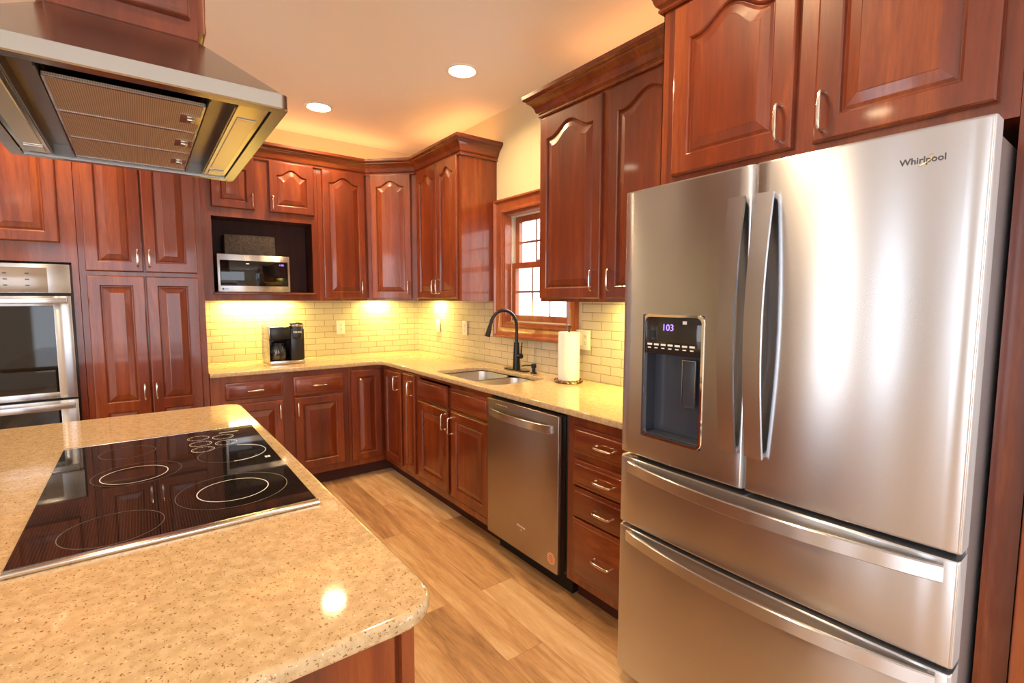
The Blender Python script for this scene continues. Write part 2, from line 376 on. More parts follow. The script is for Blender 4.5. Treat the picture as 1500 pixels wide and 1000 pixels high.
for a, c in ys: box(b, XW-.15, XW, a, c, 0, .4); box(b, XW-.15, XW, a, c, 2.3, H)
struct('wall_left', b, M['wallfar'], 'beige wall with two tall windows, outside the left of the photo', 'wall')
b = bm_new(); box(b, XW-.15, -3.5, YF-.15, YF, 0, H); box(b, -1.3, .15, YF-.15, YF, 0, H); box(b, -3.5, -1.3, YF-.15, YF, 2.25, H); box(b, -3.5, -1.3, YF-.15, YF, 0, .25)
struct('wall_front', b, M['wallfar'], 'beige wall with a wide window behind the viewer', 'wall')
# outside the sink window
b = bm_new(); box(b, 2.6, 2.8, -6, 4, -.5, 4.5); struct('wall_outside', b, M['brick'], 'pale brick wall of the house seen through the sink window', 'brick wall')
b = bm_new(); box(b, .2, 2.6, -6, 4, -.5, -.4); struct('ground_outside', b, M['ground'], 'pale ground outside below the sink window', 'ground')
# tile backsplashes
def splash(name, loc, rz, rects, label):
    b = bm_new()
    for x0, x1, z0, z1 in rects: box(b, x0, x1, -.008, -.0005, z0-.914, z1-.914)
    return struct(name, b, M['tile'], label, 'backsplash', loc=(loc[0], loc[1], .914), rz=rz, smooth=False)
splash('trim_1', (-1.80, 0, 0), 0, [(0, 1.80, .915, 1.384)], 'glossy cream subway tile backsplash behind the coffee maker')
splash('trim_2', (0, -.0085, 0), RW, [(0, 1.27, .915, 1.384), (1.27, 2.20, .915, 1.135), (2.20, 3.19, .915, 1.384)], 'glossy cream subway tile backsplash behind the faucet and paper towels')

# ------------------------------------------------------------------ sink window
win = thing('window_1', 'double-hung grilled window above the sink with red-brown stained casing', 'window', (0, (WY0+WY1)/2, WZ0), RW); win['kind'] = 'structure'
hw, hh = (WY1-WY0)/2, WZ1-WZ0
def rectframe(bm, x0, x1, z0, z1, prof):
    """prof: (offset outward from opening, y)"""
    rings(bm, [[(x0-o, y, z0-o), (x1+o, y, z0-o), (x1+o, y, z1+o), (x0-o, y, z1+o)] for o, y in prof], closed=True)
b = bm_new(); rectframe(b, -hw, hw, 0, hh, [(0, -.001), (0, -.016), (.010, -.020), (.022, -.014), (.060, -.018), (.072, -.024), (.080, -.034), (.092, -.034), (.092, -.001)])
obj('casing', b, M['casing'], win)
b = bm_new(); rectframe(b, -hw+.001, hw-.001, .001, hh-.001, [(0, 0), (-.018, 0), (-.018, .055), (0, .055)]); obj('jamb', b, M['casing'], win)
b = bm_new(); rectframe(b, -hw+.001, hw-.001, .001, hh-.001, [(0, .056), (-.026, .056), (-.026, .13), (0, .13)]); obj('track', b, M['vinyl'], win)
def sash(name, z0, z1, y, vis):
    s = bm_new(); x0, x1 = -hw+.027, hw-.027
    rectframe(s, x0+.042, x1-.042, z0+.042, z1-.042, [(0, y), (0, y+.03), (.042, y+.03), (.042, y)])
    so = obj(name, s, M['casing'], win)
    g = bm_new(); gx0, gx1, gz0, gz1 = x0+.042, x1-.042, z0+.042, z1-.042
    for i in (1, 2): xx = gx0+(gx1-gx0)*i/3; box(g, xx-.008, xx+.008, y+.008, y+.018, gz0, gz1)
    zz = (gz0+gz1)/2; box(g, gx0, gx1, y+.009, y+.017, zz-.008, zz+.008)
    obj('grille', g, M['steel_s'], so, label='grey grille bars')
    g = bm_new(); box(g, gx0, gx1, y+.020, y+.023, gz0, gz1); obj('pane', g, M['pane'], so)
    return so
sash('sash', .027, .445, .058, 1); sash('sash', .405, hh-.027, .092, 1)
b = bm_new(); box(b, -.03, .03, .040, .058, .435, .449, .004); tube(b, [(-.02, .045, .45), (.02, .040, .452)], .005); obj('sash_lock', b, M['nickel'], win)

# ------------------------------------------------------------------ cabinet parts
PR = [(0, .001), (0, .013), (.0025, .0175), (.007, .020), (1.0, .020), (1.07, .0165), (1.12, .0085), (1.16, .0085), (1.30, .0125), (1.72, .0185), (1.76, .0195)]
def s_arch(t):
    a = min(1, abs(t)/.86); return .5*(1+math.cos(PI*a))
def door_mesh(bm, x0, x1, z0, z1, fw=.055, rise=0, bl=True, tl=True, nt=24):
    loops = []
    for ins, dp in PR:
        i = ins if ins < .5 else fw + (ins-1.0)*.06
        ib = i if (ins >= .5 or bl) else 0; it = i if (ins >= .5 or tl) else 0
        if ins >= .5 and not bl: ib = i-fw*.5
        if ins >= .5 and not tl: it = i-fw*.5
        l = [(x0+i, -dp, z0+ib), (x1-i, -dp, z0+ib)]
        for k in range(nt+1):
            t = 1-2*k/nt; x = (x0+x1)/2 + t*((x1-x0)/2-i)
            l.append((x, -dp, z1-it-(rise*(1-s_arch(t)) if ins >= .5 else 0)))
        loops.append(l)
    rings(bm, loops, True, True)
def pull(parent, x, z, vertical=True, L=.100):
    """bowed bar pull in door-local coordinates; the face of the door is at y=-.02"""
    b = bm_new(); pts = []; rs = []
    prof = [(-.5, .000, .0075), (-.5, .006, .0055), (-.5, .018, .0045), (-.47, .026, .0048), (-.40, .0295, .0052), (-.2, .031, .0058), (0, .0315, .0060), (.2, .031, .0058), (.40, .0295, .0052), (.47, .026, .0048), (.5, .018, .0045), (.5, .006, .0055), (.5, 0, .0075)]
    for s, o, r in prof:
        q = s*L
        pts.append((x, -.0202-o, z+q) if vertical else (x+q, -.0202-o, z)); rs.append(r)
    tube(b, pts, rs, 10)
    return obj('handle', b, M['nickel'], parent)
def door(parent, x0, x1, z0, z1, depth, rise=0, fw=.055, handle=None, split=None, L=.100, name='door'):
    """door part on the cabinet front plane y=-depth"""
    cx, cz = (x0+x1)/2, (z0+z1)/2; b = bm_new()
    hx, hz = (x1-x0)/2, (z1-z0)/2
    if split:
        s = split-cz
        door_mesh(b, -hx, hx, -hz, s, fw, 0, True, False, 2); door_mesh(b, -hx, hx, s, hz, fw, rise, False, True)
    else: door_mesh(b, -hx, hx, -hz, hz, fw, rise)
    d = obj(name, b, M['wood'], parent, (cx, -depth-.0005, cz), sharp=9)
    if handle: pull(d, handle[0]-cx, handle[1]-cz, True, L)
    return d
def drawer(parent, x0, x1, z0, z1, depth, handle=True):
    cx, cz = (x0+x1)/2, (z0+z1)/2; hx, hz = (x1-x0)/2, (z1-z0)/2; b = bm_new()
    rings(b, [[(-hx+i, -d, -hz+i), (hx-i, -d, -hz+i), (hx-i, -d, hz-i), (-hx+i, -d, hz-i)] for i, d in ((0, .001), (0, .011), (.002, .014), (.006, .0155), (.012, .0155), (.017, .0160), (.019, .0185), (.023, .020))], True, True)
    d = obj('drawer' if handle else 'false_drawer_front', b, M['woodh'], parent, (cx, -depth-.0005, cz))
    if handle: pull(d, 0, -.002, False)
    return d
def hollow(bm, w, d, z0, z1, t=.018, back=True, fr=.04, top=True, x0=0):
    """open-front cabinet box with a face frame"""
    x1 = x0+w
    box(bm, x0, x0+t, -d+.019, -.002, z0, z1); box(bm, x1-t, x1, -d+.019, -.002, z0, z1)
    box(bm, x0+t, x1-t, -d+.019, -.002, z0, z0+t)
    if top: box(bm, x0+t, x1-t, -d+.019, -.002, z1-t, z1)
    if back: box(bm, x0+t, x1-t, -.01, -.002, z0+t, z1-t)
    box(bm, x0, x0+fr, -d, -d+.019, z0, z1); box(bm, x1-fr, x1, -d, -d+.019, z0, z1)
    box(bm, x0+fr, x1-fr, -d, -d+.019, z0, z0+fr); box(bm, x0+fr, x1-fr, -d, -d+.019, z1-fr, z1)
CB = .305     # wall cabinet depth
BD = .61      # base cabinet depth
UZ0, UZ1 = 1.385, 2.470
TOPZ = .8835
def solid_body(t, w, d, z0, z1, x0=0):
    b = bm_new(); x1 = x0+w
    if z0 > 1:
        box(b, x0+.0005, x1-.0005, -d, -.002, z0+.024, z1)
        box(b, x0+.0005, x1-.0005, -d, -d+.019, z0, z0+.024); box(b, x0+.0005, x0+.018, -d+.019, -.010, z0, z0+.024); box(b, x1-.018, x1-.0005, -d+.019, -.010, z0, z0+.024)
    else: box(b, x0+.0005, x0+w-.0005, -d, -.002, z0, z1, .0012, 1)
    return obj('cabinet_body', b, M['wood'], t)
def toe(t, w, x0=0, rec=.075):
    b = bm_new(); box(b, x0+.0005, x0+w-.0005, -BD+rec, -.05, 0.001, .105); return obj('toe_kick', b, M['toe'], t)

# ---- left run: oven tower, pantry
OX0, OX1 = -3.215, -2.405
t = thing('oven_cabinet', 'tall cherry cabinet that holds the double wall oven left of the pantry', 'cabinet', (OX0, 0, 0))
W = OX1-OX0; b = bm_new()
box(b, 0, .02, -BD+.02, -.002, .10, UZ1); box(b, W-.02, W-.0005, -BD+.02, -.002, .10, UZ1)
box(b, .02, W-.02, -BD+.02, -.002, 1.66, UZ1); box(b, .02, W-.02, -BD+.02, -.002, .10, .36)
box(b, 0, .03, -BD, -BD+.02, .10, UZ1); box(b, W-.03, W-.0005, -BD, -BD+.02, .10, UZ1)
box(b, .03, W-.03, -BD, -BD+.02, 1.60, UZ1); box(b, .03, W-.03, -BD, -BD+.02, .10, .38)
obj('cabinet_body', b, M['wood'], t); toe(t, W)
door(t, .07, .385, 1.706, 2.39, BD, .05); door(t, .425, W-.07, 1.706, 2.39, BD, .05)
drawer(t, .06, W-.06, .14, .35, BD)
# double wall oven
t = thing('wall_oven', 'stainless double wall oven with black glass doors built into the tall cabinet', 'oven', (OX0+.035, 0, 0))
ow = W-.065
b = bm_new(); box(b, .004, ow-.004, -BD+.001, -.08, .39, 1.585); obj('oven_body', b, M['steel_s'], t)
b = bm_new(); box(b, -.0, ow, -BD-.010, -BD+.0005, .40, 1.588, .002); obj('mounting_frame', b, M['black'], t)
b = bm_new(); box(b, .004, ow-.006, -BD-.030, -BD-.0105, 1.428, 1.586, .003); cp = obj('control_panel', b, M['steel'], t)
b = bm_new(); box(b, .11, ow-.10, -BD-.0325, -BD-.0303, 1.432, 1.565, .0008); obj('control_glass', b, mat('grey_control_glass', (.33, .28, .24), .15, .3), cp)
b = bm_new()
for i in range(4):
    for j in range(3):
        xx = ow-.18-i*.085; zz = 1.47+j*.032
        b = bm_new(); box(b, xx-.008, xx+.008, -BD-.0336, -BD-.0327, zz-.004, zz+.002); obj('touch_mark', b, M['inkd'], cp)
def oven_door(z0, z1):
    x0, x1 = .006, ow-.008; b = bm_new()
    gz0, gz1 = z0+.035, z1-.055
    rectframe(b, x0+.09, x1-.09, gz0, gz1, [(0, -BD-.012), (0, -BD-.040), (.003, -BD-.044), (.0, -BD-.044)]) if False else None
    for a in ((x0, x0+.075, z0, z1), (x1-.075, x1, z0, z1), (x0+.075, x1-.075, z0, gz0), (x0+.075, x1-.075, gz1, z1)):
        box(b, a[0], a[1], -BD-.045, -BD-.012, a[2], a[3], .002)
    d = obj('oven_door', b, M['steel'], t)
    b = bm_new(); box(b, x0+.0755, x1-.0755, -BD-.040, -BD-.016, gz0+.0005, gz1-.0005); obj('window_glass', b, M['glassk'], d, label='black glass')
    b = bm_new(); hz = z1-.026
    for xx in (x0+.06, x1-.06): box(b, xx-.012, xx+.012, -BD-.085, -BD-.046, hz-.010, hz+.010, .003)
    box(b, x0+.01, x1-.01, -BD-.103, -BD-.085, hz-.016, hz+.016, .005); obj('handle', b, M['steel'], d)
oven_door(.845, 1.412); oven_door(.43, .832)
# pantry
PX0, PX1 = -2.404, -1.802
t = thing('pantry_cabinet', 'tall cherry pantry with four raised-panel doors between oven and counter', 'cabinet', (PX0, 0, 0))
W = PX1-PX0; solid_body(t, W, BD, .10, UZ1); toe(t, W)
xm = -2.106-PX0
door(t, .030, xm-.003, 1.556, 2.40, BD, .05, handle=(xm-.030, 1.641)); door(t, xm+.003, W-.034, 1.556, 2.40, BD, .05, handle=(xm+.027, 1.641))
door(t, .030, xm-.003, .125, 1.532, BD, handle=(xm-.032, .838), split=.755); door(t, xm+.003, W-.034, .125, 1.532, BD, handle=(xm+.027, .838), split=.755)

# ---- back run wall cabinets
MX0 = -1.800; W = .80
t = thing('wall_cabinet', 'cherry wall cabinet with two short arched doors over an open microwave niche', 'cabinet', (MX0, 0, 0))
b = bm_new(); d = CB
box(b, .0, .02, -d+.02, -.002, UZ0, UZ1); box(b, W-.02, W, -d+.02, -.002, UZ0, UZ1)
box(b, .02, W-.02, -d+.02, -.002, 1.99, UZ1)
box(b, 0, .085, -d, -d+.02, UZ0, UZ1); box(b, W-.045, W, -d, -d+.02, UZ0, UZ1); box(b, .085, W-.045, -d, -d+.02, 1.975, UZ1); box(b, .085, W-.045, -d, -d+.02, UZ0, 1.430)
box(b, .02, W-.02, -d+.02, -.002, UZ0+.024, 1.430)
obj('cabinet_body', b, M['wood'], t)
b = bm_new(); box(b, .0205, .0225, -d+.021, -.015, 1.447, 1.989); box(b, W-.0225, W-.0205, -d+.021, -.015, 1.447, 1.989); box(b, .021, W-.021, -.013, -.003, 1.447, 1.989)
obj('niche_lining', b, M['wood_shade'], t, label='niche lining with shade put into its dark colour')
b = bm_new(); box(b, .021, W-.021, -d+.021, -.014, 1.4305, 1.446); box(b, .075, W-.035, -d-.022, -d+.021, 1.4305, 1.446, .003); obj('shelf', b, M['woodh'], t)
door(t, .088, .362, 2.036, 2.405, d, .045, fw=.05, handle=(.362-.018, 2.098)); door(t, .460, .775, 2.036, 2.405, d, .045, fw=.05, handle=(.460+.018, 2.098))
SX0 = -.999
t = thing('wall_cabinet', 'narrow cherry wall cabinet with one tall arched door right of the microwave', 'cabinet', (SX0, 0, 0))
solid_body(t, .388, CB, UZ0, UZ1)
door(t, .035, .372, 1.403, 2.405, CB, .045, fw=.05, handle=(.372-.045, 1.492))
# diagonal corner
t = thing('corner_cabinet', 'cherry diagonal corner wall cabinet with a single arched door', 'cabinet', (0, 0, 0))
b = bm_new(); g = .61; prism(b, [(-.002, -.002), (-g, -.002), (-g, -CB), (-CB, -g), (-.002, -g)], UZ0+.024, UZ1); prism(b, [(-g, -CB), (-CB, -g), (-CB+.012, -g+.014), (-g+.014, -CB+.012)], UZ0, UZ0+.024); obj('cabinet_body', b, M['wood'], t, smooth=False)
dl = math.hypot(g-CB, g-CB)
fe = bpy.data.objects.new('x', None); bpy.data.objects.remove(fe)
mx, my = -(g+CB)/2, -(g+CB)/2
b = bm_new(); hx, hz = dl/2-.045, (2.405-1.403)/2; door_mesh(b, -hx, hx, -hz, hz, .05, .045)
dd = obj('door', b, M['wood'], t, (mx-.0005, my-.0005, 1.904), -PI/4, sharp=9); pull(dd, hx-.022, 1.492-1.904)
# right wall corner cabinet
t = thing('wall_cabinet', 'cherry wall cabinet with two narrow arched doors beside the sink window', 'cabinet', (0, -.6115, 0), RW)
W = .70; solid_body(t, W, CB, UZ0, UZ1)
door(t, .035, .364, 1.403, 2.405, CB, .045, fw=.05, handle=(.364-.026, 1.492)); door(t, .367, .660, 1.403, 2.405, CB, .045, fw=.05, handle=(.367+.035, 1.492))
# cabinet right of window
NY = -2.175
t = thing('wall_cabinet', 'tall cherry wall cabinet with two arched doors between window and refrigerator', 'cabinet', (0, NY, 0), RW)
W = 3.198-2.175; solid_body(t, W, CB, UZ0, UZ1)
door(t, .008, .468, 1.403, 2.385, CB, .06, handle=(.468-.040, 1.493)); door(t, .510, .978, 1.403, 2.385, CB, .06, handle=(.510+.032, 1.493))
# refrigerator surround
FY = -3.199
t = thing('refrigerator_cabinet', 'deep cherry cabinet with two doors above the refrigerator and tall side panels', 'cabinet', (0, FY, 0), RW)
W = .975; b = bm_new(); box(b, .026, .918, -BD, -.002, 1.79, UZ1); obj('cabinet_body', b, M['wood'], t)
b = bm_new(); box(b, 0, .003, -BD, -.002, .001, UZ1); box(b, 0, .0255, -BD, -.002, 1.77, UZ1); obj('side_panel', b, M['wood'], t)
b = bm_new(); box(b, .919, W, -BD, -.002, .001, UZ1); obj('side_panel', b, M['wood'], t)
door(t, .055, .458, 1.828, 2.385, BD, .055, handle=(.458-.034, 1.905), fw=.06); door(t, .512, .884, 1.828, 2.385, BD, .055, handle=(.512+.026, 1.905), fw=.06)
# crown mouldings
CP = [(.0005, 2.398), (.010, 2.398), (.015, 2.403), (.015, 2.410), (.010, 2.415), (.014, 2.420), (.022, 2.424), (.026, 2.432), (.030, 2.446), (.042, 2.464), (.058, 2.476), (.064, 2.480), (.064, 2.486), (.074, 2.490), (.080, 2.498), (.080, 2.516), (.0005, 2.516)]
def crown(name, path, label):
    b = bm_new(); sweep(b, path, CP); o = obj(name, b, M['woodh']); return tag(o, label, 'crown molding')
crown('crown_molding', [(-3.215, -.61), (-1.801, -.61), (-1.801, -.305), (-.61, -.305), (-.305, -.61), (-.305, -1.313), (-.003, -1.313)], 'stepped cherry crown molding along the pantry, microwave and corner cabinets')
crown('crown_molding', [(-.003, NY+.001), (-.305, NY+.001), (-.305, -3.115)], 'cherry crown molding on the cabinet right of the window')
crown('crown_molding', [(-.003-.386, FY+.001), (-.61, FY+.001), (-.61, -4.176), (-.003, -4.176)], 'cherry crown molding on the cabinet above the refrigerator')

# ---- base cabinets
t = thing('base_cabinet', 'cherry base cabinet with two drawers over two doors under the coffee maker', 'cabinet', (-1.800, 0, 0))
W = .899; solid_body(t, W, BD, .105, TOPZ); toe(t, W)
drawer(t, .085, .440, .722, .838, BD); drawer(t, .508, .862, .708, .842, BD)
door(t, .085, .438, .158, .692, BD, handle=(.438-.026, .612)); door(t, .512, .862, .158, .692, BD, handle=(.512+.019, .612))
t = thing('corner_base_cabinet', 'cherry corner base cabinet with a folding two-part door in the inside corner', 'cabinet', (0, 0, 0))
b = bm_new(); prism(b, [(-.002, -.002), (-.9, -.002), (-.9, -BD), (-BD, -BD), (-BD, -.985), (-.002, -.985)], .105, TOPZ); obj('cabinet_body', b, M['wood'], t, smooth=False)
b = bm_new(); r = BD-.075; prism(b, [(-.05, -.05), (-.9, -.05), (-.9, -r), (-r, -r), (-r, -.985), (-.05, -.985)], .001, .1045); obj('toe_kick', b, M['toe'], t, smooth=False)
door(t, -.880, -.640, .152, .852, BD, fw=.05)
b = bm_new(); hx, hz = .155, .35; door_mesh(b, -hx, hx, -hz, hz, .05); dd = obj('door', b, M['wood'], t, (-BD-.0005, -.650-.155, .502), RW, sharp=9); pull(dd, hx-.06, .770-.502)
t = thing('base_cabinet', 'slim cherry base cabinet with one narrow door left of the sink doors', 'cabinet', (0, -.986, 0), RW)
W = .219; solid_body(t, W, BD, .105, TOPZ); toe(t, W)
door(t, .012, .200, .152, .862, BD, fw=.045, handle=(.155, .765))
t = thing('sink_cabinet', 'cherry sink base cabinet with two false drawer fronts and two doors', 'cabinet', (0, -1.206, 0), RW)
W = .920; b = bm_new(); hollow(b, W, BD, .105, TOPZ, top=False); box(b, .04, W-.04, -BD, -BD+.019, .70, .86); box(b, .43, .47, -BD, -BD+.019, .14, .70); obj('cabinet_body', b, M['wood'], t); toe(t, W)
drawer(t, .037, .442, .716, .850, BD, False); drawer(t, .488, .902, .722, .848, BD, False)
door(t, .037, .448, .160, .698, BD, handle=(.448-.025, .624)); door(t, .490, .905, .160, .705, BD, handle=(.490+.018, .616))
t = thing('drawer_cabinet', 'cherry base cabinet with a stack of four drawers beside the refrigerator', 'cabinet', (0, -2.735, 0), RW)
W = .462; solid_body(t, W, BD, .105, TOPZ); toe(t, W)
for z0, z1 in ((.722, .842), (.574, .690), (.430, .566), (.150, .420)): drawer(t, .048, .440, z0, z1, BD)

# ---- worktops
cdp = .640
def corner(cx, cy, r, a0, a1, k=8): return [(cx+r*math.cos(math.radians(a0+(a1-a0)*i/k)), cy+r*math.sin(math.radians(a0+(a1-a0)*i/k))) for i in range(k+1)]
b = bm_new()
ol = [(-1.7995, -.010), (-1.7995, -cdp)] + corner(-cdp-.07, -cdp-.07, .07, 90, 0) + [(-cdp, -3.195), (-.010, -3.195), (-.010, -.010)]
SINK = rrect(-.572, -.165, -2.085, -1.372, .075)
slab(b, [ol, SINK], .884, .914, .006)
tag(obj('countertop', b, M['quartz']), 'L-shaped speckled tan quartz countertop around the sink and coffee maker', 'countertop')

# ---- sink
t = thing('kitchen_sink', 'undermount stainless steel double-bowl sink below the window', 'sink', (-.37, -1.73, .66))
def bowl(x0, x1, y0, y1, name):
    b = bm_new()
    ls = []
    for ins, z, r in ((-.0, .2225, .07), (.002, .215, .068), (.012, .06, .065), (.02, .035, .06), (.045, .018, .05), (.15, .012, .02)):
        ls.append([(x, y, z) for x, y in rrect(x0+ins, x1-ins, y0+ins, y1-ins, r)])
    outer = [[(x, y, z) for x, y in rrect(x0-i, x1+i, y0-i, y1+i, .07)] for i, z in ((0.003, .2225), (.003, .008))]
    rings(b, [outer[1], outer[0]] + ls, True, True)
    o = obj(name, b, M['bowl'], t)
    d = bm_new(); lathe(d, [(.045, .0125), (.045, .015), (.03, .0155), (.028, .0135)], (x0+x1)/2, (y0+y1)/2, 24); obj('drain', d, M['chrome'], o)
bowl(-.198, .200, .006, .353, 'bowl'); bowl(-.198, .200, -.350, -.022, 'bowl')
# faucet
def arc_pts(cx, z, r, a0, a1, k=14): return [(cx+r*math.cos(math.radians(a0+(a1-a0)*i/k)), 0, z+r*math.sin(math.radians(a0+(a1-a0)*i/k))) for i in range(k+1)]
t = thing('faucet', 'tall matte black gooseneck pull-down faucet behind the sink', 'faucet', (-.098, -1.68, .9145))
b = bm_new(); slab(b, [rrect(-.028, .028, -.125, .125, .027)], 0.0005, .008, .003); obj('deck_plate', b, M['blackm'], t)
b = bm_new(); lathe(b, [(.027, .0085), (.026, .03), (.022, .12), (.019, .185), (.019, .19), (.013, .192)], seg=24); obj('body', b, M['blackm'], t)
b = bm_new(); pts = [(0, 0, .192), (0, 0, .25), (0, 0, .302)] + arc_pts(-.108, .302, .108, 0, 168)[1:]
tube(b, pts, .0115, 14); sp = obj('spout', b, M['blackm'], t)
e = Vector(pts[-1]); dr = (e-Vector(pts[-2])).normalized()
b = bm_new(); tube(b, [e, e+dr*.012, e+dr*.02, e+dr*.05, e+dr*.085, e+dr*.088], [.0115, .0125, .014, .0165, .0185, .016], 16); obj('spray_head', b, M['blackm'], sp)
b = bm_new(); tube(b, [(0, -.012, .10), (0, -.055, .10)], [.016, .016], 14); tube(b, [(0, -.050, .10), (.002, -.052, .15), (.004, -.054, .195)], [.006, .0045, .0045], 10); obj('lever', b, M['blackm'], t)
t = thing('soap_dispenser', 'small black soap dispenser pump right of the faucet', 'soap dispenser', (-.098, -1.865, .9145))
b = bm_new(); lathe(b, [(.022, .0005), (.022, .006), (.013, .008), (.012, .035), (.017, .037), (.017, .060), (.014, .063)], seg=20); obj('pump', b, M['blackm'], t)
b = bm_new(); tube(b, [(0, .008, .052), (-.035, .04, .052), (-.06, .055, .047)], [.006, .005, .0045], 8); obj('nozzle', b, M['blackm'], t)
# paper towel
t = thing('paper_towel_holder', 'bronze metal paper towel stand right of the sink', 'paper towel holder', (-.145, -2.245, .9145))
b = bm_new(); lathe(b, [(.080, .0005), (.083, .004), (.080, .009), (.072, .011), (.01, .012)], seg=32)
for k in range(20):
    a = 2*PI*k/20; s = bmesh.new(); bmesh.ops.create_uvsphere(s, u_segments=8, v_segments=6, radius=.007); merge(b, s, Matrix.Translation((.078*math.cos(a), .078*math.sin(a), .011)))
obj('base', b, mat('antique_bronze', (.22, .13, .08), .3, 1), t)
b = bm_new(); lathe(b, [(.006, .013), (.006, .300), (.012, .303), (.006, .308), (.012, .314), (.016, .324), (.012, .334), (.003, .338)], seg=16); obj('post', b, bpy.data.materials['antique_bronze'], t)
b = bm_new(); lathe(b, [(.019, .0), (.061, .0), (.0625, .004), (.0625, .276), (.061, .280), (.019, .280), (.019, .0)], seg=40, cap0=False, cap1=False)
o = obj('paper_towel_roll', b, M['paper'], loc=(-.145, -2.245, .9285)); tag(o, 'upright white roll of paper towels on the bronze stand', 'paper towel roll')

# ---- outlets
def outlet(x, y, z, rz, kind, label, gangs=1):
    t = thing('wall_outlet' if kind != 'switch' else 'light_switch', label, 'outlet' if kind != 'switch' else 'switch', (x, y, z), rz)
    w_ = .036 if gangs == 1 else .059
    b = bm_new(); box(b, -w_, w_, -.006, -.0005, -.0585, .0585, .002); obj('cover_plate', b, M['white'], t)
    xs = [0] if gangs == 1 else [-.023, .023]
    for i, xx in enumerate(xs):
        if kind == 'switch' or (gangs == 2 and i == 0):
            b = bm_new(); box(b, xx-.016, xx+.016, -.010, -.0062, -.033, .033, .0015); obj('rocker', b, M['white'], t)
        else:
            for s in (-1, 1):
                b = bm_new(); lz = s*.0195
                slab(b, [rrect(-.0165, .0165, -.014, .014, .008)], 0, .002, .0005)
                me = bm_new(); merge(me, b, Matrix.Translation((xx, -.0063, lz)) @ FACE)
                rc = obj('socket', me, M['white'], t)
                b = bm_new()
                for sx in (-.006, .006): box(b, xx+sx-.001, xx+sx+.001, -.0088, -.0084, lz-.001, lz+.008)
                box(b, xx-.002, xx+.002, -.0088, -.0084, lz-.009, lz-.005); obj('slots', b, M['inkd'], rc)
outlet(-.75, -.0082, 1.153, 0, 'outlet', 'cream wall outlet on the tile right of the coffee maker')
outlet(-.0167, -.425, 1.165, RW, 'switch', 'cream light switch on the tile near the room corner')
outlet(-.0167, -.882, 1.162, RW, 'outlet', 'cream wall outlet on the tile left of the sink window')
outlet(-.0167, -2.235, 1.156, RW, 'outlet', 'double cream outlet plate behind the paper towel roll', 2)

# ---- dishwasher
t = thing('dishwasher', 'stainless steel dishwasher with a bowed handle between sink and drawers', 'dishwasher', (0, -2.1275, 0), RW)
W = .606; b = bm_new(); box(b, .002, W-.002, -BD+.015, -.05, .105, .870); obj('tub', b, M['black'], t)
b = bm_new(); box(b, .004, W-.010, -.560, -.10, .001, .104); obj('toe_panel', b, M['gap'], t)
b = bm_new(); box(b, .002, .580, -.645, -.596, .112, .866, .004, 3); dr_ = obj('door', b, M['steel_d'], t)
b = bm_new(); pts = [(.03+.505*k/20, -.652-.034*math.sin(PI*k/20)**.7, .797) for k in range(21)]
strap(b, pts, (0, 0, 1), .040, .008)
for xx in (.034, .531): box(b, xx-.008, xx+.008, -.656, -.6455, .780, .814)
obj('handle', b, M['steel'], dr_)
for i in range(5): b = bm_new(); box(b, .085+.022*i, .097+.022*i, -.6457, -.6452, .840, .8435); obj('control_mark', b, M['inkl'], dr_)
b = bm_new(); text(b, 'Whirlpool', .016, ft(.305, -.6455, .246)); box(b, .297, .313, -.6458, -.6452, .226, .229); obj('badge', b, M['inkl'], dr_)
b = bm_new(); lathe(b, [(.028, 0), (.028, .0008)], seg=28); q = bm_new(); merge(q, b, Matrix.Translation((.547-.01, -.6452, .178)) @ FACE)
stk = obj('sticker', q, M['sticker'], dr_)
b = bm_new()
for i, s_ in enumerate(('10 YEAR', 'LIMITED', 'WARRANTY', 'tub & door')): wd_ = (.011, .017, .018, .012)[i]; box(b, .537-wd_, .537+wd_, -.6466, -.6462, .1905-.010*i, .1935-.010*i)
obj('sticker_print', b, mat('red_print', (.45, .10, .06), .5), stk)

# ---- coffee maker
t = thing('coffee_maker', 'black and chrome coffee maker with a glass carafe on the back counter', 'coffee maker', (-1.275, -.28, .9145))
x0, x1, y0, y1 = -.125, .120, -.150, .13
b = bm_new(); box(b, x0, x1, y0, y1, .0005, .028, .006); obj('base', b, M['steel_s'], t)
b = bm_new(); box(b, .022, x1, y0+.012, y1, .0285, .262, .008); obj('tower', b, M['black'], t)
b = bm_new(); box(b, x0, .0215, -.01, y1, .0285, .185, .006); obj('back_column', b, M['black'], t)
b = bm_new(); box(b, x0+.008, .0215, y0+.008, y1, .1855, .280, .010); obj('brew_head', b, M['black'], t)
b = bm_new(); box(b, x0-.001, x0+.0075, y0+.008, y1, .1855, .284, .003); box(b, x0-.002, x0-.0002, y0+.006, y1, .0285, .185, .0008); obj('side_trim', b, M['steel_s'], t)
b = bm_new(); lathe(b, [(.044, .186), (.049, .192), (.050, .20), (.050, .292), (.046, .304), (.02, .308)], .071, y0+.046, 36); pd = obj('pod_head', b, M['black'], t)
b = bm_new(); lathe(b, [(.0505, .278), (.053, .282), (.053, .290), (.0505, .293)], .071, y0+.046, 28, False, False); obj('chrome_ring', b, M['steel_s'], pd)
b = bm_new(); text(b, 'KEURIG', .0175, ft(.071, 0, .236), bold=.0004)
for v in b.verts: v.co.y += y0+.046-math.sqrt(.0503**2-min(.05, abs(v.co.x-.071))**2)-.0004
obj('logo', b, M['inkl'], pd)
cf = bm_new(); lathe(cf, [(.048, .030), (.062, .036), (.066, .06), (.066, .10), (.058, .130), (.046, .146), (.044, .146), (.054, .128), (.0595, .10), (.0595, .06), (.055, .038), (.043, .033)], -.052, -.078, 32)
cf = obj('carafe', cf, M['glass'], t)
